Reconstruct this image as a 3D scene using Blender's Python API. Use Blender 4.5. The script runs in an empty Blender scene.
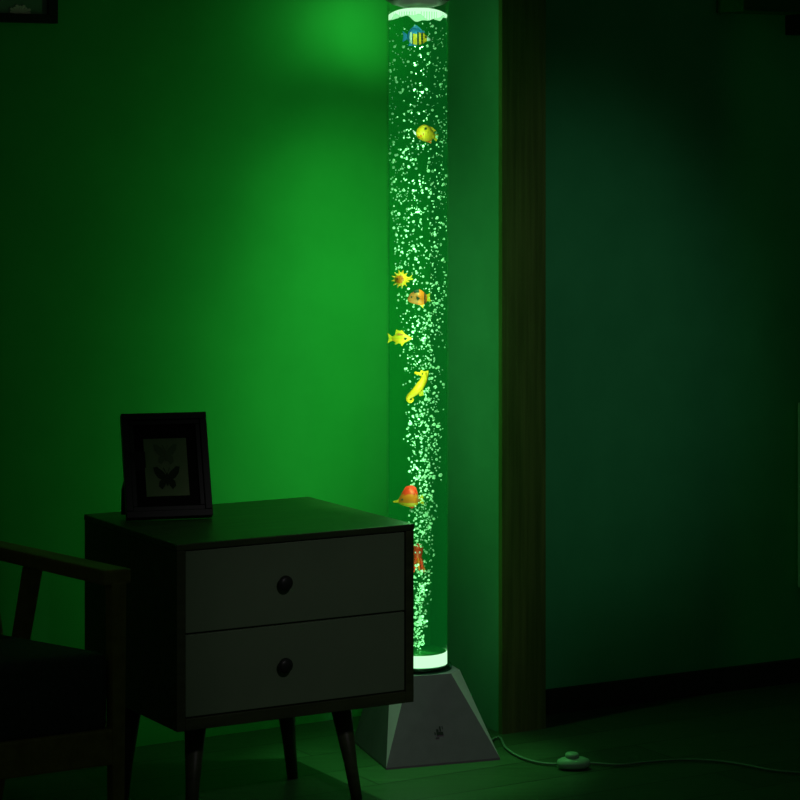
import bpy, bmesh, math, random
from mathutils import Vector, Matrix

random.seed(7)
S = bpy.context.scene
COL = S.collection
F = 2480.0          # focal length in pixels of the 800 px frame
H = 1.2             # camera height
YH = 150.0          # horizon row


def gnd(px, py, z=0.0):
    """point at height z seen at a pixel of the photograph"""
    y = F * (H - z) / (py - YH)
    return Vector(((px - 400) / F * y, y, z))


# ------------------------------------------------------------------ helpers
def link(o, parent=None):
    COL.objects.link(o)
    if parent:
        o.parent = parent
    return o


def mesh_obj(name, bm, mats, parent=None, smooth=False, loc=None):
    me = bpy.data.meshes.new(name)
    bmesh.ops.recalc_face_normals(bm, faces=bm.faces[:])
    bm.to_mesh(me)
    bm.free()
    if not isinstance(mats, (list, tuple)):
        mats = [mats]
    for m in mats:
        me.materials.append(m)
    if smooth:
        for p in me.polygons:
            p.use_smooth = True
    o = bpy.data.objects.new(name, me)
    if loc is not None:
        o.location = loc
    return link(o, parent)


def empty(name, loc=(0, 0, 0), rz=0.0):
    o = bpy.data.objects.new(name, None)
    o.empty_display_size = 0.05
    o.location = loc
    o.rotation_euler = (0, 0, rz)
    return link(o)


def tag(o, label=None, cat=None, group=None, kind=None):
    if label: o['label'] = label
    if cat: o['category'] = cat
    if group: o['group'] = group
    if kind: o['kind'] = kind
    return o


def add_box(bm, lo, hi, mat=None, bevel=0.0, mi=0):
    lo, hi = Vector(lo), Vector(hi)
    r = bmesh.ops.create_cube(bm, size=1.0)
    vs = r['verts']
    d = hi - lo
    c = (hi + lo) / 2
    for v in vs:
        v.co = Vector((v.co.x * d.x + c.x, v.co.y * d.y + c.y, v.co.z * d.z + c.z))
    es = list({e for v in vs for e in v.link_edges})
    if bevel > 0:
        r = bmesh.ops.bevel(bm, geom=es, offset=bevel, segments=2, profile=0.5, affect='EDGES')
        vs = list({v for f in r['faces'] for v in f.verts} | {v for v in vs if v.is_valid})
    if mat is not None:
        bmesh.ops.transform(bm, matrix=mat, verts=vs)
    return vs


def box(name, lo, hi, m, parent=None, bevel=0.0, mat=None):
    bm = bmesh.new()
    add_box(bm, lo, hi, mat, bevel)
    return mesh_obj(name, bm, m, parent)


def add_loft(bm, rings, closed=True, caps=True, mi=None):
    """rings: list of lists of points with equal counts"""
    vr = [[bm.verts.new(p) for p in r] for r in rings]
    n = len(vr[0])
    fs = []
    for a, b in zip(vr, vr[1:]):
        for i in range(n if closed else n - 1):
            j = (i + 1) % n
            fs.append(bm.faces.new((a[i], a[j], b[j], b[i])))
    if caps:
        fs.append(bm.faces.new(list(reversed(vr[0]))))
        fs.append(bm.faces.new(vr[-1]))
    if mi is not None:
        for f in fs: f.material_index = mi
    return fs


def circle(r, z, n=48, cx=0, cy=0, ry=None):
    ry = r if ry is None else ry
    return [Vector((cx + r * math.cos(2 * math.pi * i / n), cy + ry * math.sin(2 * math.pi * i / n), z)) for i in range(n)]


def add_lathe(bm, prof, n=48, caps=True):
    return add_loft(bm, [circle(max(r, 1e-4), z, n) for r, z in prof], caps=caps)


def add_tube(bm, pts, radii, n=10, flat=1.0):
    """tube along pts; flat scales the cross-section along world Y"""
    pts = [Vector(p) for p in pts]
    rings = []
    up = Vector((0, 1, 0))
    for i, p in enumerate(pts):
        t = (pts[min(i + 1, len(pts) - 1)] - pts[max(i - 1, 0)]).normalized()
        a = up - t * up.dot(t)
        if a.length < 1e-4:
            a = Vector((1, 0, 0)) - t * t.x
        a.normalize()
        b = t.cross(a)
        r = radii[i] if isinstance(radii, (list, tuple)) else radii
        rings.append([p + a * (r * flat * math.cos(2 * math.pi * k / n)) + b * (r * math.sin(2 * math.pi * k / n)) for k in range(n)])
    return add_loft(bm, rings)


def catmull(pts, k=8):
    pts = [Vector(p) for p in pts]
    out = []
    P = [pts[0]] + pts + [pts[-1]]
    for i in range(1, len(P) - 2):
        p0, p1, p2, p3 = P[i - 1], P[i], P[i + 1], P[i + 2]
        for j in range(k):
            t = j / k
            out.append(0.5 * ((2 * p1) + (p2 - p0) * t + (2 * p0 - 5 * p1 + 4 * p2 - p3) * t * t + (-p0 + 3 * p1 - 3 * p2 + p3) * t ** 3))
    out.append(pts[-1])
    return out


def add_poly(bm, pts2, y0, y1, mi=None):
    """extrude a polygon drawn in x-z between y0 and y1"""
    a = [bm.verts.new((x, y0, z)) for x, z in pts2]
    b = [bm.verts.new((x, y1, z)) for x, z in pts2]
    fs = [bm.faces.new(a), bm.faces.new(list(reversed(b)))]
    n = len(a)
    for i in range(n):
        j = (i + 1) % n
        fs.append(bm.faces.new((a[i], b[i], b[j], a[j])))
    if mi is not None:
        for f in fs: f.material_index = mi
    return fs


# ------------------------------------------------------------------ materials
def principled(name, col, rough=0.5, spec=0.5, metallic=0.0):
    m = bpy.data.materials.new(name)
    m.use_nodes = True
    b = m.node_tree.nodes['Principled BSDF']
    b.inputs['Base Color'].default_value = (*col, 1)
    b.inputs['Roughness'].default_value = rough
    b.inputs['Specular IOR Level'].default_value = spec
    b.inputs['Metallic'].default_value = metallic
    return m


def noise_mix(m, c1, c2, scale=(1, 1, 1), nscale=5.0, detail=4.0, bump=0.0, coord='Object', rough=0.55):
    nt = m.node_tree
    N, L = nt.nodes, nt.links
    b = N['Principled BSDF']
    tc = N.new('ShaderNodeTexCoord')
    mp = N.new('ShaderNodeMapping')
    mp.inputs['Scale'].default_value = scale
    no = N.new('ShaderNodeTexNoise')
    no.inputs['Scale'].default_value = nscale
    no.inputs['Detail'].default_value = detail
    no.inputs['Roughness'].default_value = rough
    cr = N.new('ShaderNodeValToRGB')
    cr.color_ramp.elements[0].position = 0.35
    cr.color_ramp.elements[1].position = 0.65
    cr.color_ramp.elements[0].color = (*c1, 1)
    cr.color_ramp.elements[1].color = (*c2, 1)
    L.new(tc.outputs[coord], mp.inputs['Vector'])
    L.new(mp.outputs['Vector'], no.inputs['Vector'])
    L.new(no.outputs['Fac'], cr.inputs['Fac'])
    L.new(cr.outputs['Color'], b.inputs['Base Color'])
    if bump:
        bp = N.new('ShaderNodeBump')
        bp.inputs['Strength'].default_value = bump
        bp.inputs['Distance'].default_value = 0.002
        L.new(no.outputs['Fac'], bp.inputs['Height'])
        L.new(bp.outputs['Normal'], b.inputs['Normal'])
    return m


def nmat(name, c1, c2, rough=0.5, spec=0.3, **k):
    return noise_mix(principled(name, c1, rough, spec), c1, c2, **k)


def emission(name, col, strength):
    m = bpy.data.materials.new(name)
    m.use_nodes = True
    nt = m.node_tree
    nt.nodes.clear()
    e = nt.nodes.new('ShaderNodeEmission')
    e.inputs['Color'].default_value = (*col, 1)
    e.inputs['Strength'].default_value = strength
    o = nt.nodes.new('ShaderNodeOutputMaterial')
    nt.links.new(e.outputs[0], o.inputs[0])
    return m


def clear_mat(name, tint, gloss=0.05, glow=None, rough=0.03):
    """clear plastic or water: tinted transparency, a fresnel reflection, and for the lit water its glow"""
    m = bpy.data.materials.new(name)
    m.use_nodes = True
    nt = m.node_tree
    nt.nodes.clear()
    N, L = nt.nodes, nt.links
    tr = N.new('ShaderNodeBsdfTransparent'); tr.inputs['Color'].default_value = (*tint, 1)
    gl = N.new('ShaderNodeBsdfGlossy'); gl.inputs['Roughness'].default_value = rough
    lw = N.new('ShaderNodeLayerWeight'); lw.inputs['Blend'].default_value = gloss
    mx = N.new('ShaderNodeMixShader')
    cl = N.new('ShaderNodeMath'); cl.operation = 'MULTIPLY'; cl.inputs[1].default_value = .18
    L.new(lw.outputs['Fresnel'], cl.inputs[0]); L.new(cl.outputs[0], mx.inputs[0]); L.new(tr.outputs[0], mx.inputs[1]); L.new(gl.outputs[0], mx.inputs[2])
    out = N.new('ShaderNodeOutputMaterial')
    last = mx.outputs[0]
    if glow:
        e = N.new('ShaderNodeEmission'); e.inputs['Color'].default_value = (*glow, 1)
        ad = N.new('ShaderNodeAddShader')
        L.new(last, ad.inputs[0]); L.new(e.outputs[0], ad.inputs[1]); last = ad.outputs[0]
    L.new(last, out.inputs[0])
    return m


def bubble_mat(name, col, transp):
    m = bpy.data.materials.new(name)
    m.use_nodes = True
    nt = m.node_tree
    nt.nodes.clear()
    N, L = nt.nodes, nt.links
    tr = N.new('ShaderNodeBsdfTransparent')
    df = N.new('ShaderNodeBsdfDiffuse'); df.inputs['Color'].default_value = (*col, 1)
    tl = N.new('ShaderNodeBsdfTranslucent'); tl.inputs['Color'].default_value = (*col, 1)
    m1 = N.new('ShaderNodeMixShader'); m1.inputs[0].default_value = 0.5
    L.new(df.outputs[0], m1.inputs[1]); L.new(tl.outputs[0], m1.inputs[2])
    m2 = N.new('ShaderNodeMixShader'); m2.inputs[0].default_value = transp
    L.new(m1.outputs[0], m2.inputs[1]); L.new(tr.outputs[0], m2.inputs[2])
    out = N.new('ShaderNodeOutputMaterial'); L.new(m2.outputs[0], out.inputs[0])
    return m


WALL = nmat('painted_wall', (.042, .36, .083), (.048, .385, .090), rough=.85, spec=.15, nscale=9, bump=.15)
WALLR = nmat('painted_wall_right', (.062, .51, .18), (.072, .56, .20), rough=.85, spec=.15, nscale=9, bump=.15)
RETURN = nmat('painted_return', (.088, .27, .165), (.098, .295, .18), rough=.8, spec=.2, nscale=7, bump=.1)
POST = nmat('oak_trim', (.065, .09, .02), (.12, .145, .04), rough=.6, spec=.2, scale=(30, 30, 1.2), nscale=2.2, detail=6, bump=.35)
SHELF = nmat('dark_shelf_wood', (.01, .10, .02), (.02, .14, .03), rough=.6, spec=.2, scale=(1.2, 20, 20), nscale=3)
SKIRT = nmat('dark_skirting', (.02, .025, .015), (.03, .035, .02), rough=.6, nscale=12)
CARC = nmat('dark_walnut', (.030, .045, .016), (.055, .075, .028), rough=.45, spec=.35, scale=(2, 14, 14), nscale=3, detail=5, bump=.1)
TOPM = nmat('dark_walnut_top', (.032, .055, .02), (.055, .085, .032), rough=.4, spec=.35, scale=(2, 18, 18), nscale=3, detail=5)
DRAWER = nmat('grey_drawer_paint', (.14, .215, .12), (.155, .235, .13), rough=.6, spec=.25, nscale=6)
KNOB = principled('dark_knob', (.02, .025, .018), .4, .4)
CHW = nmat('chair_wood', (.22, .17, .04), (.32, .25, .07), rough=.55, spec=.25, scale=(14, 2, 14), nscale=3, detail=5)
CUSH = nmat('chair_fabric', (.045, .06, .05), (.065, .08, .065), rough=.9, spec=.1, nscale=180, detail=2, bump=.3)
BLACK = principled('black_frame_lacquer', (.006, .008, .006), .45, .35)
MATB = principled('black_mount', (.004, .005, .004), .8, .2)
PAPER = nmat('aged_paper', (.17, .25, .12), (.21, .29, .14), rough=.8, spec=.1, nscale=14)
INK = principled('print_ink', (.03, .05, .026), .8, .1)
INK2 = principled('faint_print_ink', (.11, .17, .08), .8, .1)
PICT = nmat('picture_print', (.16, .24, .16), (.22, .32, .22), rough=.6, nscale=8)
SHELLM = principled('pale_shell', (.95, .62, .62), .7, .2)
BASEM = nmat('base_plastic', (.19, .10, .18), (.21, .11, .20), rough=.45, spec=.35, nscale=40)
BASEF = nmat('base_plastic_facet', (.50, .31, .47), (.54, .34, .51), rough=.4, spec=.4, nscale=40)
BUTTON = principled('touch_button', (.02, .016, .02), .5, .4)
CAPM = principled('cap_plastic', (.10, .08, .085), .4, .4)
GLASS = clear_mat('acrylic_tube', (.97, .99, .97), .06)
COLLAR = clear_mat('acrylic_collar', (.5, .8, .65), .4, rough=.1)
WATER = clear_mat('lit_water', (.56, .80, .60), .02, glow=(.0004, .030, .004))
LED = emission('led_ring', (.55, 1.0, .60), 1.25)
CABLE = principled('cable_plastic', (.14, .2, .15), .45, .3)
SWITCH = principled('switch_plastic', (.25, .42, .28), .4, .3)
BUB = bubble_mat('air_bubble', (1, .95, 1), .28)
PANEL = nmat('pale_canvas', (.35, .5, .35), (.4, .55, .4), rough=.8, nscale=30)

# ------------------------------------------------------------------ the room
# floor-wall lines (plan): left wall Y = 5.37 + .607 (X - .1); right wall Y = 5.28 + .55 (X - .31)
AL = math.atan(.607)
AR = math.atan(.55)


def floor_mat():
    m = principled('dark_floorboards', (.05, .05, .03), .42, .35)
    nt = m.node_tree; N, L = nt.nodes, nt.links
    b = N['Principled BSDF']
    tc = N.new('ShaderNodeTexCoord')
    mp = N.new('ShaderNodeMapping'); mp.inputs['Rotation'].default_value = (0, 0, -AL)
    br = N.new('ShaderNodeTexBrick')
    br.inputs['Scale'].default_value = 1.0
    br.inputs['Brick Width'].default_value = 1.2
    br.inputs['Row Height'].default_value = .13
    br.inputs['Mortar Size'].default_value = .0015
    br.inputs['Color1'].default_value = (.05, .10, .045, 1)
    br.inputs['Color2'].default_value = (.066, .13, .06, 1)
    br.inputs['Mortar'].default_value = (.015, .02, .01, 1)
    mp2 = N.new('ShaderNodeMapping'); mp2.inputs['Rotation'].default_value = (0, 0, -AL); mp2.inputs['Scale'].default_value = (2, 30, 1)
    no = N.new('ShaderNodeTexNoise'); no.inputs['Scale'].default_value = 3; no.inputs['Detail'].default_value = 5
    mx = N.new('ShaderNodeMixRGB'); mx.blend_type = 'MULTIPLY'; mx.inputs[0].default_value = .55
    L.new(tc.outputs['Object'], mp.inputs[0]); L.new(mp.outputs[0], br.inputs['Vector'])
    L.new(tc.outputs['Object'], mp2.inputs[0]); L.new(mp2.outputs[0], no.inputs['Vector'])
    L.new(br.outputs['Color'], mx.inputs[1]); L.new(no.outputs['Fac'], mx.inputs[2])
    L.new(mx.outputs[0], b.inputs['Base Color'])
    return m


tag(box('floor', (-3.2, 1.0, -.1), (3.2, 7.5, 0), floor_mat()), kind='structure')

HT = 2.5


def wall_box(name, origin, ang, x0, x1, thick, m, z0=0.0, z1=HT):
    """slab whose room face passes through origin, running along ang; thickness goes behind"""
    o = box(name, (x0, 0, z0), (x1, thick, z1), m)
    o.location = origin
    o.rotation_euler = (0, 0, ang)
    return tag(o, kind='structure')


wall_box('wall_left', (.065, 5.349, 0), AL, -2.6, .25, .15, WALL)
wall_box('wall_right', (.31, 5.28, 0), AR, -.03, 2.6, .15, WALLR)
# the projecting end of the right wall: painted return, oak board on its front
FL = Vector((.206, 5.105, 0))
AC = math.radians(30)
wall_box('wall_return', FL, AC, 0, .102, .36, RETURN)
wall_box('trim_1', FL + Vector((math.sin(AC), -math.cos(AC), 0)) * .014, AC, -.004, .103, .0135, POST)
wall_box('baseboard_right', Vector((.31, 5.28, 0)) + Vector((math.sin(AR), -math.cos(AR), 0)) * .014, AR, .0, 2.6, .0135, SKIRT, 0, .052)


def on_left_wall(px, py, off=0.0):
    k = (px - 400) / F
    y = (5.37 - .0607) / (1 - .607 * k)
    return Vector((k * y, y, H - (py - YH) * y / F))


def on_right_wall(px, py):
    k = (px - 400) / F
    y = (5.28 - .1705) / (1 - .55 * k)
    return Vector((k * y, y, H - (py - YH) * y / F))


# ------------------------------------------------------------------ bubble lamp
AX = Vector((.0357, 4.953, 0))        # tube axis on the floor


def tz(py):                            # height on the tube axis seen at a pixel row
    return H - (py - YH) * AX.y / F


PXM = AX.y / F                         # metres per pixel at the tube
R_OUT, R_IN = .0625, .0585
Z_BASE = .166
lamp = empty('bubble_lamp', AX)
tag(lamp, 'tall clear bubble lamp lit green standing on a dark pyramid base', 'lamp')

# base: a square foot that turns into an eight-cornered top, slim triangular facets at the corners
corners = [Vector((-.027, 4.80, 0)), Vector((.197, 4.879, 0)), Vector((.129, 5.106, 0)), Vector((-.095, 5.027, 0))]
cen = sum(corners, Vector()) / 4
bm = bmesh.new()
a0 = math.radians(18.5)
bot = [c - AX for c in corners]
foot_low = [bm.verts.new((p.x, p.y, 0.0)) for p in bot]
foot_up = [bm.verts.new((p.x * .997, p.y * .997, .004)) for p in bot]
top = []
hs, ch = .0725, .028                    # half side of the top and its corner cut
for i in range(4):
    q = a0 + math.radians(-135 + 90 * i)
    d = [(-hs, -hs), (hs, -hs), (hs, hs), (-hs, hs)][i]
    e1 = [(0, 1), (-1, 0), (0, -1), (1, 0)][i]
    e2 = [(1, 0), (0, 1), (-1, 0), (0, -1)][i]
    for e in (e1, e2):
        x, y = d[0] + e[0] * ch, d[1] + e[1] * ch
        X = x * math.cos(a0) - y * math.sin(a0)
        Y = x * math.sin(a0) + y * math.cos(a0)
        top.append(bm.verts.new((X, Y, Z_BASE)))
for i in range(4):
    j = (i + 1) % 4
    bm.faces.new((foot_low[i], foot_low[j], foot_up[j], foot_up[i]))
    bm.faces.new((foot_up[i], foot_up[j], top[2 * j], top[2 * i + 1]))
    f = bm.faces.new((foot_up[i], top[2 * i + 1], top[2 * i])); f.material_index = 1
bm.faces.new(top)
bm.faces.new(list(reversed(foot_low)))
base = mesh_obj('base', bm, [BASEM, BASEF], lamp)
# touch button low on the front face
n_front = None
fa, fb = bot[0], bot[1]
ta = Vector((-hs + ch, -hs, 0)); tb = Vector((hs - ch, -hs, 0))
rot = Matrix.Rotation(a0, 3, 'Z')
ta, tb = rot @ ta, rot @ tb
ta.z = tb.z = Z_BASE
mid_b, mid_t = (fa + fb) / 2, (ta + tb) / 2
u = (fb - fa).normalized(); v = (mid_t - mid_b).normalized(); w = u.cross(v).normalized()
# w points out of the face, towards the camera
P = mid_b + v * .062 + u * .002
M = Matrix((u, v, w)).transposed().to_4x4()
M.translation = P
bm = bmesh.new()
for lo, hi in (((-.0055, -.004, -.001), (.0055, .001, .0012)), ((-.0055, .0015, -.001), (-.0015, .0055, .0012)),
               ((.0, .0015, -.001), (.0025, .0095, .0012)), ((.0045, .005, -.001), (.006, .0095, .0010)),
               ((-.008, -.0085, -.001), (-.002, -.0072, .0010)), ((-.009, -.003, -.001), (-.007, .001, .0010))):
    add_box(bm, Vector(lo) * 1.25, Vector(hi) * 1.25, M)
tag(mesh_obj('touch_button', bm, BUTTON, base), 'small dark touch button mark')

bm = bmesh.new()
add_lathe(bm, [(.050, Z_BASE), (.0672, Z_BASE), (.0680, Z_BASE + .004), (.0665, Z_BASE + .009), (.0632, Z_BASE + .012), (.0632, Z_BASE + .004), (.050, Z_BASE + .002)], 64)
tag(mesh_obj('collar', bm, COLLAR, lamp, True), 'clear dark green collar')

bm = bmesh.new()
Z_TOP = 1.50
o_ = [circle(R_OUT, Z_BASE + .002, 64), circle(R_OUT, Z_TOP, 64)]
add_loft(bm, o_, caps=False)
i_ = [circle(R_IN + .0012, Z_BASE + .002, 64), circle(R_IN + .0012, Z_TOP, 64)]
add_loft(bm, i_, caps=False)
mesh_obj('tube', bm, GLASS, lamp, True)

bm = bmesh.new()
add_lathe(bm, [(R_IN, Z_BASE + .036), (R_IN, tz(13))], 64)
for f in bm.faces: f.smooth = len(f.verts) == 4
mesh_obj('water', bm, WATER, lamp)

bm = bmesh.new()
add_lathe(bm, [(.0, Z_BASE + .004), (R_IN - .0022, Z_BASE + .004), (R_IN - .0022, Z_BASE + .0348), (.02, Z_BASE + .0348), (.018, Z_BASE + .0358), (0, Z_BASE + .0358)], 64)
mesh_obj('air_plate', bm, principled('air_plate', (.02, .06, .03), .5), lamp)
# bright rings of light: foot of the tube and the froth under the cap
bm = bmesh.new()
add_lathe(bm, [(R_IN, Z_BASE + .010), (R_IN, Z_BASE + .034), (R_IN - .002, Z_BASE + .0345), (R_IN - .002, Z_BASE + .012)], 64)
tag(mesh_obj('light_ring', bm, LED, lamp, True), 'glowing white green ring at the foot of the tube')
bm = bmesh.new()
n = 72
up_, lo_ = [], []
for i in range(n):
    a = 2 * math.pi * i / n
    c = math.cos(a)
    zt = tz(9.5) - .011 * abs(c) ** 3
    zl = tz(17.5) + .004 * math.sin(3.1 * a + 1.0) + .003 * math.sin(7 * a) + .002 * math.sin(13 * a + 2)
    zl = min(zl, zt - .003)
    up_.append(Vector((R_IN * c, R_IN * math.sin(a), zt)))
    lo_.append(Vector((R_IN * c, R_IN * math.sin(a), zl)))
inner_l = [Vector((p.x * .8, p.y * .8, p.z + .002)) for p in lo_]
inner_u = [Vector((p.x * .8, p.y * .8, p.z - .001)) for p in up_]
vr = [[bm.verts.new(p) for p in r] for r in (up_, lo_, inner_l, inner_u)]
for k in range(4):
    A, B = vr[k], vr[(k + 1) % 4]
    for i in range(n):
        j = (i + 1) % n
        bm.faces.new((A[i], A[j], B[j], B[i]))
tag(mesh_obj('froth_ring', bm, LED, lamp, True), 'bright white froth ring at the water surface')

bm = bmesh.new()
prof = [(.0, tz(8)), (.03, tz(7.3)), (.05, tz(4.8)), (.058, tz(2)), (.0655, tz(.2)), (.0660, tz(-1)), (.0660, 1.560), (.062, 1.568), (.0, 1.570)]
add_lathe(bm, prof, 64)
for f in bm.faces: f.smooth = True
tag(mesh_obj('cap', bm, CAPM, lamp, True), 'dark grey plastic cap')


# ------------------------------------------------------------------ toy fish in the tube
def fmat(name, col, rough=.45):
    return principled(name, col, rough, .3)


C_YEL = fmat('fish_yellow', (.98, .26, .01))
C_ORA = fmat('fish_orange', (.95, .085, .005))
C_RED = fmat('fish_red', (.98, .008, .004))
C_BRN = fmat('fish_brown', (.55, .075, .03))
C_LIM = fmat('fish_lime', (.75, .26, .01))
C_BLU = fmat('fish_blue', (.03, .13, .65))
C_WHT = fmat('fish_white', (.95, .5, .9))
C_BLK = fmat('fish_black', (.012, .008, .012))


def fish_root(name, px, py, depth, label, cat='toy fish', tilt=0.0):
    y = AX.y + depth
    o = empty(name, ((px - 400) / F * y, y, H - (py - YH) * y / F))
    o.rotation_euler = (0, tilt, 0)
    return tag(o, label, cat, 'toy sea creatures floating in the tube')


def fish_body(root, st, mats, pick, thick=.36, flip=1, name='body'):
    """st: stations (x, z_top, z_bottom) in photo pixels; pick(x, z) -> material slot"""
    k = PXM
    pts = catmull([Vector((x, t, b)) for x, t, b in st], 5)
    rings = []
    n = 20
    for p in pts:
        h = max((p.y - p.z) / 2, .15)
        c = (p.y + p.z) / 2
        rings.append([Vector((flip * p.x * k, h * thick * math.cos(2 * math.pi * i / n) * k, (c + h * math.sin(2 * math.pi * i / n)) * k)) for i in range(n)])
    bm = bmesh.new()
    add_loft(bm, rings)
    for f in bm.faces:
        c = f.calc_center_median()
        f.material_index = pick(flip * c.x / k, c.z / k)
        f.smooth = True
    return mesh_obj(name, bm, mats, root)


def fin(root, name, pts, m, flip=1, th=.9, y=0.0, label=None):
    bm = bmesh.new()
    k = PXM
    add_poly(bm, [(flip * x * k, z * k) for x, z in pts], (y - th / 2) * k, (y + th / 2) * k)
    return mesh_obj(name, bm, m, root)


def eye(root, x, z, y, r, m, flip=1, name='eye'):
    bm = bmesh.new()
    k = PXM
    bmesh.ops.create_uvsphere(bm, u_segments=12, v_segments=8, radius=r * k)
    return mesh_obj(name, bm, m, root, True, (flip * x * k, y * k, z * k))


D = .006
# 1 blue backed striped fish, nose to the right
f = fish_root('striped_fish', 416, 36, D, 'blue backed fish with black and yellow stripes near the top of the tube')
fish_body(f, [(-9, 1, -2), (-7, 5, -6), (-3, 8, -8.5), (2, 7.5, -9), (7, 4.5, -7.5), (10, 1, -5.5), (14.5, -3, -4.5)], [C_YEL, C_BLU, C_BLK, C_WHT],
          lambda x, z: 1 if z > 3.2 or x < -7.2 else (3 if -6.2 < x < -4.2 or x > 10.5 else (2 if -4.2 < x < -2.8 or .8 < x < 2.6 or 5.6 < x < 7 or (x < -7) else (1 if x < -6 else 0))))
fin(f, 'tail_fin', [(-8, 1), (-13.5, 5), (-12.5, 0), (-13.5, -6), (-8, -3)], C_BLU)
fin(f, 'dorsal_fin', [(-8, 4), (-1, 11.5), (1, 10.5), (9, 3.5)], C_BLU)
fin(f, 'anal_fin', [(-6, -6), (-8, -10), (0, -9.5), (3, -8)], C_BLU)
eye(f, 9.6, -1.0, -1.8, .9, C_BLK)

# 2 round yellow fish, nose to the left
f = fish_root('yellow_fish', 425, 133, D, 'plump yellow fish with pale fins alone in the upper part of the tube')
fish_body(f, [(-9, .5, -2), (-7, 5, -5), (-2, 8.3, -8), (3, 7.5, -8.5), (7, 3.5, -6.5), (10, -1, -5)], [C_YEL, C_ORA],
          lambda x, z: 1 if (-7 < x < -1 and abs(z + 1 - .5 * x) < .8) else 0, .5)
fin(f, 'tail_fin', [(8, -1), (13.5, -1.5), (12.5, -5), (11.5, -8.5), (7.5, -5)], C_LIM)
fin(f, 'dorsal_fin', [(2, 7), (7, 6), (11, 2.5), (8, 1)], C_YEL)
fin(f, 'pectoral_fin', [(-8, 0), (-12.5, 3.5), (-11, -1), (-8, -3)], C_WHT)
fin(f, 'anal_fin', [(0, -8), (6, -10.5), (7, -6)], C_ORA)
eye(f, 0.5, 4.3, -3.6, 1.3, C_BLK)

# 3 spiky puffer
f = fish_root('puffer_fish', 401, 279, D, 'spiky orange yellow puffer fish at the left edge of the tube', cat='toy fish')
fish_body(f, [(-7, .8, -1.4), (-5, 4.5, -5), (-1, 6.6, -7), (3, 5.5, -6), (6, 2.5, -2.5), (8, 1.2, -.8)], [C_YEL, C_ORA],
          lambda x, z: 1 if (x + 1) ** 2 + z * z < 17 else 0, .8)
bm = bmesh.new()
for i in range(12):
    a = 2 * math.pi * i / 12 + .2
    for yy, sc in ((-1.5, 1.0), (1.5, .9)):
        c = Vector((-0.5 + 5.2 * math.cos(a), yy, 5.2 * math.sin(a)))
        d = Vector((math.cos(a), yy * .15, math.sin(a)))
        add_tube(bm, [c * PXM, (c + d * 4.2 * sc) * PXM], [1.5 * PXM, .15 * PXM], 6)
mesh_obj('spines', bm, C_YEL, f)
fin(f, 'tail_fin', [(7, 1), (11.5, 4.5), (10.5, 1.5), (12.5, -.5), (7, -1.5)], C_LIM)
for ex in (-3.2, .8):
    eye(f, ex, 0.4, -4.6, .8, C_BLK)

# 4 brown fish
f = fish_root('brown_fish', 418, 297, D, 'brown and orange fish with a dark back beside the spiky puffer fish')
fish_body(f, [(-10.5, -1.5, -3.5), (-8, 3, -5.5), (-3, 7, -7), (2, 7.5, -8), (7, 4, -7), (9, 1.5, -4)], [C_BRN, C_ORA, C_BLK],
          lambda x, z: 2 if (z > 5.0 - .25 * abs(x + 2) and x < 1) or 6.3 < x < 7.8 else (0 if x < 0 else 1), .5)
fin(f, 'tail_fin', [(7.5, 1.5), (12, 4), (11.5, 0), (13, -4.5), (7.5, -4)], C_LIM)
fin(f, 'pectoral_fin', [(-1, 1), (2, -1), (0, -3.5), (-2, -1)], C_BLK, y=-4.2)
fin(f, 'anal_fin', [(1, -7), (5, -11), (7, -6)], C_YEL)
eye(f, -6.5, .2, -2.7, .9, C_BLK)

# 5 lime yellow fish, nose to the right
f = fish_root('lime_fish', 400, 338, D, 'yellow green fish facing right against the left side of the tube')
fish_body(f, [(-8, 1, -2), (-5, 3, -4), (0, 4.5, -5.5), (5, 4, -4.5), (9, 2, -2.5), (12.5, 0, -1)], [C_LIM, C_YEL],
          lambda x, z: 1 if z < -1 else 0, .5)
fin(f, 'tail_fin', [(-7, 1), (-12.5, 5), (-11, -.5), (-12.5, -5), (-7, -2.5)], C_LIM)
fin(f, 'dorsal_fin', [(-5, 3), (-4, 8.5), (0, 7), (2, 8), (5, 4)], C_LIM)
fin(f, 'pelvic_fin', [(-4, -4), (-5, -6.5), (-1, -5)], C_LIM)
fin(f, 'anal_fin', [(0, -5), (2, -8.5), (5, -4)], C_LIM)
fin(f, 'back_stripe', [(-3, 3.5), (-1, 5), (4, 3.6), (3, 2.6)], C_BRN, y=-1.6, th=1.6)
eye(f, 5.5, -.6, -2.2, 1.4, C_BLK)

# 6 seahorse
f = fish_root('seahorse', 417, 386, D, 'bright yellow seahorse with curled tail in the middle of the tube', cat='toy seahorse')
bm = bmesh.new()
body = catmull([Vector((p[0], 0, p[1])) * PXM for p in [(6.5, 12.5), (7.5, 9), (6, 4.5), (3, 0), (0, -4), (-4, -7.5), (-7.5, -10), (-9.2, -13), (-7, -15.8), (-4.2, -14), (-4.6, -11.8)]], 5)
rad = [3.2, 3.4, 3.8, 4.4, 4.4, 3.4, 2.5, 2.0, 1.6, 1.2, .8]
rr = []
for i in range(len(body)):
    t = i / (len(body) - 1) * (len(rad) - 1)
    a = int(min(t, len(rad) - 2)); rr.append((rad[a] + (rad[a + 1] - rad[a]) * (t - a)) * PXM)
add_tube(bm, body, rr, 14, .75)
mesh_obj('body', bm, C_YEL, f, True)
bm = bmesh.new()
add_tube(bm, [Vector((6.5, 0, 12)) * PXM, Vector((2, 0, 12.2)) * PXM, Vector((-2.5, 0, 13.4)) * PXM], [2.9 * PXM, 1.5 * PXM, 1.2 * PXM], 12, .8)
mesh_obj('snout', bm, C_YEL, f, True)
fin(f, 'crest', [(3, 13.5), (4, 16), (7, 14.8), (11.5, 15.5), (11, 9), (8, 9)], C_YEL)
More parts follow.
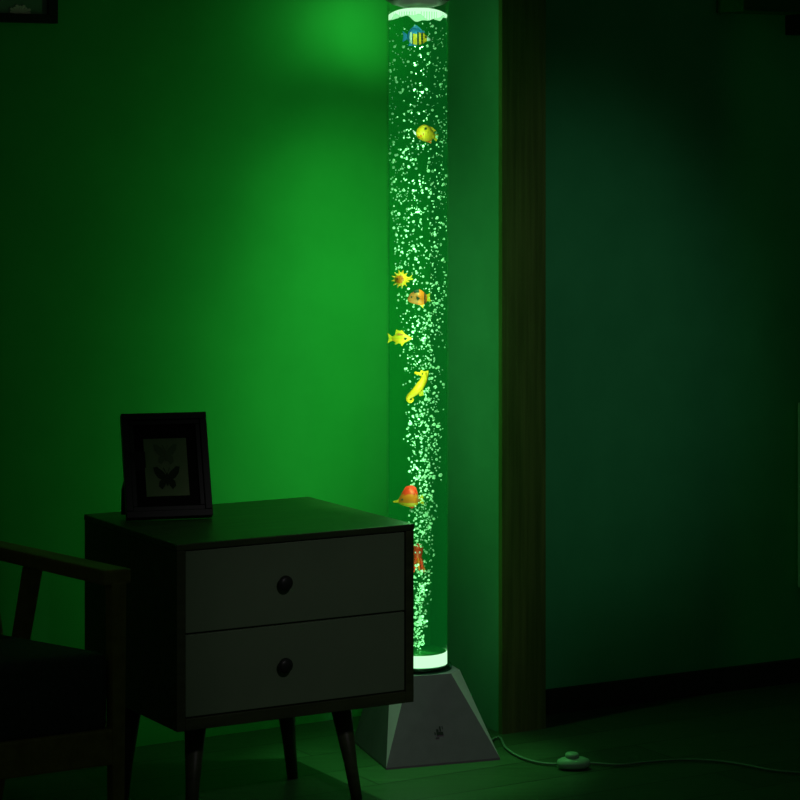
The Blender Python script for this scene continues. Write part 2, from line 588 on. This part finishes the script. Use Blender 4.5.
fin(f, 'back_fin', [(3, -2), (6.5, -4), (6.5, -9.5), (2.5, -10), (1.5, -6), (-1, -6)], C_LIM)
eye(f, 5.5, 12.4, -2.4, .8, C_BLK)

# 7 butterfly-fish, orange over yellow, long nose to the left
f = fish_root('orange_fish', 409, 497, D, 'orange and red fish with a long pale snout above the white bedside cabinet top')
f['label'] = 'orange red fish with long yellow snout low in the tube'
fish_body(f, [(-16, -4.2, -5.6), (-11, -2.5, -6), (-8, 2.5, -7.5), (-4, 8, -9), (1, 10.5, -10), (6, 8, -9.5), (9, 2, -7), (11, -1, -4.5)], [C_ORA, C_RED, C_YEL, C_BRN],
          lambda x, z: 2 if x < -10 or z < -5.5 else (1 if z > 3 else (3 if x > 8.2 else 0)), .38)
fin(f, 'tail_fin', [(9.5, -1), (15, 3.5), (14, -2.5), (15, -8), (9.5, -5)], C_LIM)
fin(f, 'dorsal_fin', [(-7, 5), (-3, 10.5), (3, 12), (7, 9.5), (9, 3)], C_RED)
fin(f, 'anal_fin', [(-4, -8), (3, -11.5), (8, -9)], C_RED)
eye(f, -6.6, -2.2, -2.2, 1.0, C_BLK)

# 8 red octopus
f = fish_root('octopus', 417.5, 556, D, 'red octopus with hanging arms half hidden by the drawer cabinet', cat='toy octopus')
bm = bmesh.new()
add_lathe(bm, [(0, 12.5 * PXM), (3.5 * PXM, 11.5 * PXM), (5.6 * PXM, 8 * PXM), (5.6 * PXM, 4 * PXM), (4.2 * PXM, 0), (4.4 * PXM, -2 * PXM), (1 * PXM, -4 * PXM)], 24)
mesh_obj('head', bm, C_RED, f, True)
for i in range(8):
    a = 2 * math.pi * (i + .3) / 8
    c, s = math.cos(a), math.sin(a)
    pts = catmull([Vector((2.6 * c, 2.6 * s, -1)) * PXM, Vector((5 * c, 4 * s, -5)) * PXM, Vector((5.5 * c, 4.5 * s, -10 - i % 3)) * PXM, Vector((8.0 * c, 5 * s, -14 - 2 * (i % 2))) * PXM], 4)
    bm = bmesh.new()
    add_tube(bm, pts, [(1.7 - 1.2 * q / (len(pts) - 1)) * PXM for q in range(len(pts))], 8)
    mesh_obj('arm', bm, C_RED if i % 2 else C_ORA, f, True)
for ex in (-2.2, 2.2):
    eye(f, ex, 4.5, -5.0, 1.0, C_WHT)

# ------------------------------------------------------------------ air bubbles
def stream(y):
    """centre and half width (pixels) of the bubble stream at a pixel row"""
    T = [(20, 418, 30), (150, 418, 30), (250, 421, 27), (340, 423, 24), (430, 424, 21), (490, 425, 16), (545, 422, 13), (600, 420, 11), (656, 416, 10)]
    for (y0, c0, w0), (y1, c1, w1) in zip(T, T[1:]):
        if y <= y1:
            t = (y - y0) / (y1 - y0)
            return c0 + (c1 - c0) * t, w0 + (w1 - w0) * t
    return T[-1][1:]


FISH = [(416, 36), (425, 133), (401, 279), (418, 297), (400, 338), (417, 378), (413, 392), (407, 497), (418, 553)]
bubs = []
for i in range(2500):
    py = random.uniform(22, 655)
    if py < 120 and random.random() < .30: continue
    c, wd = stream(py)
    px = c + wd * max(-1, min(1, random.triangular(-1.05, 1.05, .05) if py > 300 else random.uniform(-1, 1)))
    px = min(max(px, 390), 446.5)
    half = math.sqrt(max(0, 29.0 ** 2 - (px - 418) ** 2)) * PXM * .92
    lim = half if py < 400 else min(half, wd * PXM)
    y = AX.y + random.uniform(-lim, lim)
    if any(abs(px - fx) < 11 and abs(py - fy) < 8 for fx, fy in FISH) and y < AX.y + .01: continue
    r = random.choice((.45, .55, .65, .8, .95, 1.15)) * random.uniform(.85, 1.15)
    if py > 380 and random.random() < .35: r *= 1.25
    bubs.append((r, px, py, y))
bubs.sort(key=lambda b: -b[0])


def bpos(b):
    r, px, py, y = b
    x = AX.x + (px - 418) * PXM
    rad = math.hypot(x - AX.x, y - AX.y)
    mx = R_IN - r * PXM - .001
    if rad > mx:
        y = AX.y + (y - AX.y) * .5
    return Vector((x, y, tz(py)))


bm = bmesh.new()
bmesh.ops.create_icosphere(bm, subdivisions=2, radius=PXM)
proto = None
for b in bubs[:300]:
    if proto is None:
        proto = mesh_obj('air_bubble', bm, BUB, None, True)
        o = proto
    else:
        o = proto.copy()
        COL.objects.link(o)
    o.location = bpos(b)
    o.scale = (b[0] * random.uniform(.95, 1.3), b[0], b[0] * random.uniform(.85, 1.2))
    o.rotation_euler = (0, random.uniform(-.8, .8), 0)
    tag(o, 'larger round air bubble glinting in the green water of the tube', 'bubble', 'air bubbles rising in the tube')
bm = bmesh.new()
for b in bubs[300:]:
    bmesh.ops.create_icosphere(bm, subdivisions=1, radius=b[0] * PXM, matrix=Matrix.Translation(bpos(b)))
o = mesh_obj('fine_bubbles', bm, BUB, None, True)
tag(o, 'swarm of fine tiny bubbles fizzing up through the green tube', 'bubbles', kind='stuff')

# ------------------------------------------------------------------ drawer cabinet
TH = math.radians(30)
cab = empty('drawer_cabinet', (-.3867, 4.30, 0), TH)
tag(cab, 'small two drawer cabinet on tapered legs in front of the lit tube', 'cabinet')
W, DP, ZB, ZT = .476, .412, .190, .516
T, TS, TB = .012, .0165, .021
bm = bmesh.new()
add_box(bm, (0, 0, ZB), (TS, DP, ZT - T), bevel=.0015)
add_box(bm, (W - TS, 0, ZB), (W, DP, ZT - T), bevel=.0015)
add_box(bm, (TS, 0, ZB), (W - TS, DP, ZB + TB), bevel=.0015)
add_box(bm, (TS, DP - .008, ZB + TB), (W - TS, DP, ZT - T))
mesh_obj('body', bm, CARC, cab)
box('top', (-.001, -.001, ZT - T), (W + .001, DP + .001, ZT), TOPM, cab, .002)
zm = (ZB + TB + ZT - T) / 2
for z0, z1, lab in ((zm + .0015, ZT - T - .002, 'upper'), (ZB + TB + .002, zm - .0015, 'lower')):
    dr = box('drawer', (TS + .0015, .003, z0), (W - TS - .0015, DP - .03, z1), DRAWER, cab, .0015)
    dr['label'] = lab + ' grey painted drawer'
    bm = bmesh.new()
    add_lathe(bm, [(.0, 0), (.0065, 0), (.006, .005), (.010, .008), (.0135, .012), (.0132, .016), (.008, .019), (0, .0195)], 28)
    bmesh.ops.transform(bm, matrix=Matrix.Rotation(math.radians(90), 4, 'X'), verts=bm.verts[:])
    k = mesh_obj('knob', bm, KNOB, dr, True, (W * .434, .003, (z0 + z1) / 2 + .002))
    k['label'] = 'dark round knob'
for lx, ly, sx, sy in ((.092, .118, -.024, -.03), (.387, .125, .022, -.03), (.048, .300, -.014, .01), (.357, .290, .020, .0)):
    bm = bmesh.new()
    add_loft(bm, [circle(.0105, 0, 20, lx + sx, ly + sy), circle(.0125, ZB * .35, 20, lx + sx * .65, ly + sy * .65), circle(.0215, ZB, 20, lx, ly)])
    for f in bm.faces: f.smooth = len(f.verts) == 4
    mesh_obj('leg', bm, CARC, cab)

# ------------------------------------------------------------------ butterfly frame on the cabinet
br = gnd(213, 517, .516); bl = gnd(131, 520, .516)
fa = math.atan2(br.y - bl.y, br.x - bl.x)
fw = (br - bl).length + .007
fh = .201
LEAN = math.radians(24)
pf = empty('picture_frame', (bl.x - .004, bl.y - .031, .5238), fa)
tag(pf, 'black picture frame with two butterflies leaning on the cabinet top', 'picture frame')
ML = Matrix.Rotation(-LEAN, 4, 'X')
FT = .018


def ring(bm, x0, z0, x1, z1, bw, y0, y1, M, bev=.001):
    add_box(bm, (x0, y0, z0), (x1, y1, z0 + bw), M, bev)
    add_box(bm, (x0, y0, z1 - bw), (x1, y1, z1), M, bev)
    add_box(bm, (x0, y0, z0 + bw), (x0 + bw, y1, z1 - bw), M, bev)
    add_box(bm, (x1 - bw, y0, z0 + bw), (x1, y1, z1 - bw), M, bev)


bm = bmesh.new()
ring(bm, 0, 0, fw, fh, .013, 0, FT, ML)
ring(bm, .013, .013, fw - .013, fh - .013, .009, .004, FT, ML)
mesh_obj('frame', bm, BLACK, pf)
box('mount', (.022, .010, .022), (fw - .022, .014, fh - .022), MATB, pf, mat=ML)
px0, px1, pz0, pz1 = .040, fw - .040, .042, fh - .048
paper = box('print', (px0, .0085, pz0), (px1, .0098, pz1), PAPER, pf, mat=ML)
paper['label'] = 'aged paper print'


def butterfly(cx, cz, s, m, name='butterfly'):
    bm = bmesh.new()
    up = [(0, .15), (.25, .55), (.75, 1.0), (1.05, .95), (.95, .45), (.7, .1), (.45, -.05), (.62, -.2), (.68, -.6), (.42, -.85), (.18, -.55), (0, -.15)]
    for sg in (1, -1):
        add_poly(bm, [(cx + sg * s * x, cz + s * z) for x, z in up], .0076, .0086)
    add_poly(bm, [(cx + s * x, cz + s * z) for x, z in ((-.07, -.55), (.07, -.55), (.09, .3), (.03, .45), (-.03, .45), (-.09, .3))], .0072, .0086)
    for sg in (1, -1):
        add_poly(bm, [(cx + s * x, cz + s * z) for x, z in ((sg * .02, .4), (sg * .05, .4), (sg * .27, .9), (sg * .23, .92))], .0076, .0086)
    bmesh.ops.transform(bm, matrix=ML, verts=bm.verts[:])
    return mesh_obj(name, bm, m, paper)


pc = (px0 + px1) / 2
butterfly(pc, pz0 + .033, .0235, INK)['label'] = 'dark butterfly print with open wings'
butterfly(pc, pz1 - .032, .021, INK2)['label'] = 'faint butterfly print'
bm = bmesh.new()
# easel leg behind the frame, near its left edge, foot spread backwards
h0 = Vector((.0, math.sin(LEAN) * .12 + FT * .9, .115))
add_loft(bm, [[Vector((x, y, z)) for x, y, z in ((-.004, .046, 0), (.050, .046, 0), (.050, .052, 0), (-.004, .052, 0))],
              [Vector((x, y, z)) for x, y, z in ((-.003, .044, .045), (.045, .044, .045), (.045, .056, .045), (-.003, .056, .045))],
              [Vector((x, y, z)) for x, y, z in ((.015, .050, .115), (.040, .050, .115), (.040, .057, .115), (.015, .057, .115))]])
mesh_obj('easel_leg', bm, BLACK, pf)

# ------------------------------------------------------------------ framed picture on the left wall
c = on_left_wall(55, 24)
nl = Vector((math.sin(AL), -math.cos(AL), 0))
wp = empty('wall_picture', c + nl * .022, AL)
tag(wp, 'black framed picture of a pale shell hanging high on the left wall', 'wall picture')
PW, PH = .42, .34
bm = bmesh.new()
add_box(bm, (-PW, .006, 0), (0, .0215, .0175), None, .001)
add_box(bm, (-PW, .006, PH - .0175), (0, .0215, PH), None, .001)
add_box(bm, (-PW, .006, .0175), (-PW + .021, .0215, PH - .0175), None, .001)
add_box(bm, (-.021, .006, .0175), (0, .0215, PH - .0175), None, .001)
mesh_obj('frame', bm, BLACK, wp)
pic = box('print', (-PW + .02, .012, .012), (-.02, .018, PH - .02), PICT, wp)
bm = bmesh.new()
cx, cz = -.078, .0165
for i in range(9):
    a0_ = math.pi * (.04 + .92 * i / 9); a1_ = math.pi * (.04 + .92 * (i + .86) / 9)
    rr_ = .0215 + .003 * (i % 2)
    add_poly(bm, [(cx + .004 * math.cos(a0_), cz + .002 * math.sin(a0_)), (cx + rr_ * math.cos(a0_), cz + rr_ * .75 * math.sin(a0_)),
                  (cx + rr_ * 1.05 * math.cos((a0_ + a1_) / 2), cz + rr_ * .8 * math.sin((a0_ + a1_) / 2)), (cx + rr_ * math.cos(a1_), cz + rr_ * .75 * math.sin(a1_)),
                  (cx + .004 * math.cos(a1_), cz + .002 * math.sin(a1_))], .0105, .0125)
mesh_obj('shell_motif', bm, SHELLM, pic)['label'] = 'pale fan shaped shell in the picture'

# ------------------------------------------------------------------ armchair, mostly outside the frame on the left
AC2 = math.radians(30)
chair = empty('armchair', (-.44, 3.84, 0), AC2)       # local x: sideways (chair extends to -x), y: towards the back
tag(chair, 'wooden armchair with dark seat cushion cut off by the left edge', 'armchair')
CWID = .60


def bar(name, p, q, w0, d0, w1=None, d1=None, m=CHW, parent=None, bev=.004):
    """tapered bar from p to q; w along x, d along y (for steep bars) or z (for flat ones)"""
    p, q = Vector(p), Vector(q)
    w1 = w0 if w1 is None else w1
    d1 = d0 if d1 is None else d1
    steep = abs(q.z - p.z) > max(abs(q.x - p.x), abs(q.y - p.y))
    rings = []
    for c_, ww, dd in ((p, w0, d0), (q, w1, d1)):
        if steep:
            o4 = [(-ww / 2, -dd / 2, 0), (ww / 2, -dd / 2, 0), (ww / 2, dd / 2, 0), (-ww / 2, dd / 2, 0)]
        elif abs(q.y - p.y) > abs(q.x - p.x):
            o4 = [(-ww / 2, 0, -dd / 2), (ww / 2, 0, -dd / 2), (ww / 2, 0, dd / 2), (-ww / 2, 0, dd / 2)]
        else:
            o4 = [(0, -ww / 2, -dd / 2), (0, ww / 2, -dd / 2), (0, ww / 2, dd / 2), (0, -ww / 2, dd / 2)]
        rings.append([c_ + Vector(t) for t in o4])
    bm = bmesh.new()
    add_loft(bm, rings)
    if bev:
        bmesh.ops.bevel(bm, geom=bm.edges[:], offset=bev, segments=2, profile=.6, affect='EDGES')
    return mesh_obj(name, bm, m, parent or chair)


for sx in (0, -CWID):
    bar('leg', (sx, 0.0, 0), (sx, .0, .533), .018, .022, .025, .030)             # front leg
    bar('leg', (sx, .56, 0), (sx, .345, .505), (.022), .024, .027, .030)          # raked rear leg
    bar('armrest', (sx - .002, -.012, .5405), (sx - .002, .60, .505), .046, .024, .042, .024)
    bar('back_post', (sx - .03 if sx == 0 else sx + .03, .43, .32), (sx - .03 if sx == 0 else sx + .03, .64, .86), .028, .030)
    bar('side_rail', (sx, .02, .279), (sx, .46, .262), .024, .050)
bar('front_rail', (-.008, .0, .279), (-CWID + .008, .0, .279), .024, .056)
bar('rear_rail', (-.01, .455, .262), (-CWID + .01, .455, .262), .024, .050)
for z, yb in ((.44, .478), (.60, .54), (.78, .61)):
    bar('back_slat', (-.035, yb, z), (-CWID + .035, yb, z), .016, .05)
bm = bmesh.new()
add_box(bm, (-CWID + .014, -.008, .298), (-.012, .44, .424), bevel=.018)
for v_ in bm.verts:
    v_.co.z -= .105 * max(0, v_.co.y) * (1 if v_.co.z > .35 else .4)
    if v_.co.z > .36:
        v_.co.z += .010 * (1 - ((v_.co.x + CWID / 2) / (CWID / 2)) ** 2)
mesh_obj('seat_cushion', bm, CUSH, chair, True)
bm = bmesh.new()
add_box(bm, (-CWID + .05, -.045, .0), (-.05, .035, .44), bevel=.02)
bmesh.ops.transform(bm, matrix=Matrix.Translation((0, .432, .40)) @ Matrix.Rotation(math.radians(-21), 4, 'X'), verts=bm.verts[:])
mesh_obj('back_cushion', bm, CUSH, chair, True)

# ------------------------------------------------------------------ power cord with foot switch
pts = [gnd(490, 744), gnd(495, 740), gnd(500.5, 740), gnd(506, 750), gnd(520, 759), gnd(540, 765), gnd(560, 766.5), gnd(574, 767), gnd(592, 765.5), gnd(620, 767), gnd(645, 764.5), gnd(680, 762),
       gnd(715, 763), gnd(745, 767), gnd(770, 772), gnd(800, 775), gnd(850, 777), gnd(900, 772)]
for p in pts: p.z = .0042
cord = empty('power_cord', pts[6])
tag(cord, 'thin pale power cord with foot switch trailing across the dark floor', 'cord')
bm = bmesh.new()
add_tube(bm, [p - pts[6] for p in catmull(pts, 8)], .0026, 8)
mesh_obj('cable', bm, CABLE, cord, True)
sw = gnd(573.5, 769)
bm = bmesh.new()
a = .032
rings = []
for t, r, zz in ((-1, .15, .35), (-.92, .5, .6), (-.6, .85, .9), (-.2, 1, 1), (.2, 1, 1), (.6, .85, .9), (.92, .5, .6), (1, .15, .35)):
    rg = []
    for k in range(20):
        q = 2 * math.pi * k / 20
        rg.append(Vector((t * a, .021 * r * math.cos(q), max(-.0, .013 * zz * math.sin(q) + .011))))
    rings.append(rg)
add_loft(bm, rings)
hous = mesh_obj('switch_housing', bm, SWITCH, cord, True)
hous.location = Vector((sw.x, sw.y, .0005)) - pts[6]
hous.rotation_euler = (0, 0, math.radians(4))
hous['label'] = 'pale oval foot switch'
bm = bmesh.new()
add_lathe(bm, [(0, .019), (.013, .019), (.0135, .028), (.011, .031), (0, .032)], 24)
for v_ in bm.verts: v_.co.x -= .003
mesh_obj('switch_button', bm, SWITCH, hous, True)

# ------------------------------------------------------------------ shelf and canvas at the right edge
nr = Vector((math.sin(AR), -math.cos(AR), 0))
c = on_right_wall(716, 13)
sh = empty('wall_shelf', c, AR)
tag(sh, 'dark wall shelf on a black bracket at the top right corner', 'shelf')
box('shelf_board', (0, -.10, .0), (.55, -.0005, .032), SHELF, sh, .002)
bm = bmesh.new()
add_box(bm, (.190, -.115, -.045), (.235, -.0005, -.0005), bevel=.002)
add_box(bm, (.190, -.118, -.045), (.235, -.1015, .06), bevel=.002)
mesh_obj('bracket', bm, BLACK, sh)
c = on_right_wall(796, 587)
cv = empty('canvas_panel', c, AR)
tag(cv, 'pale canvas panel hung on the right wall at the picture edge', 'wall panel')
box('canvas', (0, -.030, 0), (.40, -.0045, .418), PANEL, cv, .003)
bm = bmesh.new()
ring(bm, .01, .01, (.39), .408, .02, -.006, -.0005, Matrix.Identity(4), 0)
mesh_obj('stretcher', bm, CHW, cv)

# ------------------------------------------------------------------ light
def point(name, loc, watt, col, r=.012):
    l = bpy.data.lights.new(name, 'POINT')
    l.energy = watt; l.color = col; l.shadow_soft_size = r
    o = bpy.data.objects.new(name, l); o.location = loc
    return link(o)


def spot(name, loc, aim, watt, col, size, blend=1.0, r=.012):
    l = bpy.data.lights.new(name, 'SPOT')
    l.energy = watt; l.color = col; l.shadow_soft_size = r
    l.spot_size = math.radians(size); l.spot_blend = blend
    o = bpy.data.objects.new(name, l); o.location = loc
    o.rotation_euler = (Vector(aim) - Vector(loc)).to_track_quat('-Z', 'Y').to_euler()
    return link(o)


GREEN = (.30, 1.0, .36)
LY = AX.y - .034
# LEDs along the tube: an even glow, and stronger ones facing the wall behind
for py, wt in ((34, .12), (64, .12), (96, .10), (133, .18), (185, .24), (235, .27), (285, .27), (335, .27), (385, .27), (435, .27), (485, .24), (525, .15), (565, .11), (605, .06), (640, .05)):
    point('lamp_led', (AX.x, LY, tz(py)), wt, GREEN, .008)
back = Vector((-.52, .857, 0))
for py, wt, sz, dz in ((208, 1.5, 84, -.06), (252, .8, 140, -.06), (318, .85, 150, 0), (360, .8, 150, 0), (420, .8, 150, 0), (465, .8, 150, 0)):
    p = Vector((AX.x, LY, tz(py)))
    spot('lamp_wall_led', p, p + back + Vector((.12 if py < 100 else .05, .05, dz)), wt, GREEN, sz, 1.0, .02)
# ring of LEDs under the cap, fanned along the wall
for k, wt in ((.42, 2.3), (.20, 1.9), (0, 1.2), (-.22, .8), (-.46, .6)):
    p = Vector((AX.x - .02, AX.y + .022, tz(22)))
    spot('lamp_ring_led', p, p + back + Vector((.857 * k, .52 * k, .05)), wt * .8, GREEN, 58, 1.0, .03)
# LEDs at the foot, turned into the rising bubbles
for py in (590, 622, 648):
    p = Vector((AX.x + .036, AX.y - .030, tz(py)))
    spot('lamp_foot_led', p, p + Vector((-1, .45, .25)), .5, GREEN, 110, 1.0, .008)
# added spot below the cap, brightening the floor around the base
p = Vector((AX.x, AX.y - .047, tz(22)))
spot('lamp_floor_fill', p, p - Vector((.0, .05, 1)), 60.0, GREEN, 30)
# added fill spots with no visible fixture; the first washes the right wall
spot('fill_spot', (1.7, 2.2, 2.3), (.36, 5.22, .8), 26, (.85, 1, .9), 20, 1.0, .08)
spot('fill_spot', (.9, 1.3, 2.4), (-.10, 4.72, .2), 30, (1, .92, .98), 17, 1.0, .08)  # added fill for the lamp base and the drawer fronts

world = bpy.data.worlds.new('room_dusk')
S.world = world
world.use_nodes = True
bg = world.node_tree.nodes['Background']
bg.inputs['Color'].default_value = (.6, 1, .65, 1)
bg.inputs['Strength'].default_value = .014

# ------------------------------------------------------------------ camera and view
cam = bpy.data.cameras.new('camera')
cam.sensor_width = 36
cam.lens = 36 * F / 800
cam.shift_y = -(400 - YH) / 800
cam.clip_start = .05
co = bpy.data.objects.new('camera', cam)
co.location = (0, 0, H)
co.rotation_euler = (math.radians(90), 0, 0)
link(co)
S.camera = co
S.view_settings.view_transform = 'Standard'
S.view_settings.look = 'None'
S.view_settings.gamma = 1
S.view_settings.exposure = 0
S.view_settings.use_curve_mapping = False
S.cycles.use_denoising = True
S.cycles.transparent_max_bounces = 48
S.cycles.max_bounces = 10
S.cycles.sample_clamp_indirect = 2.0
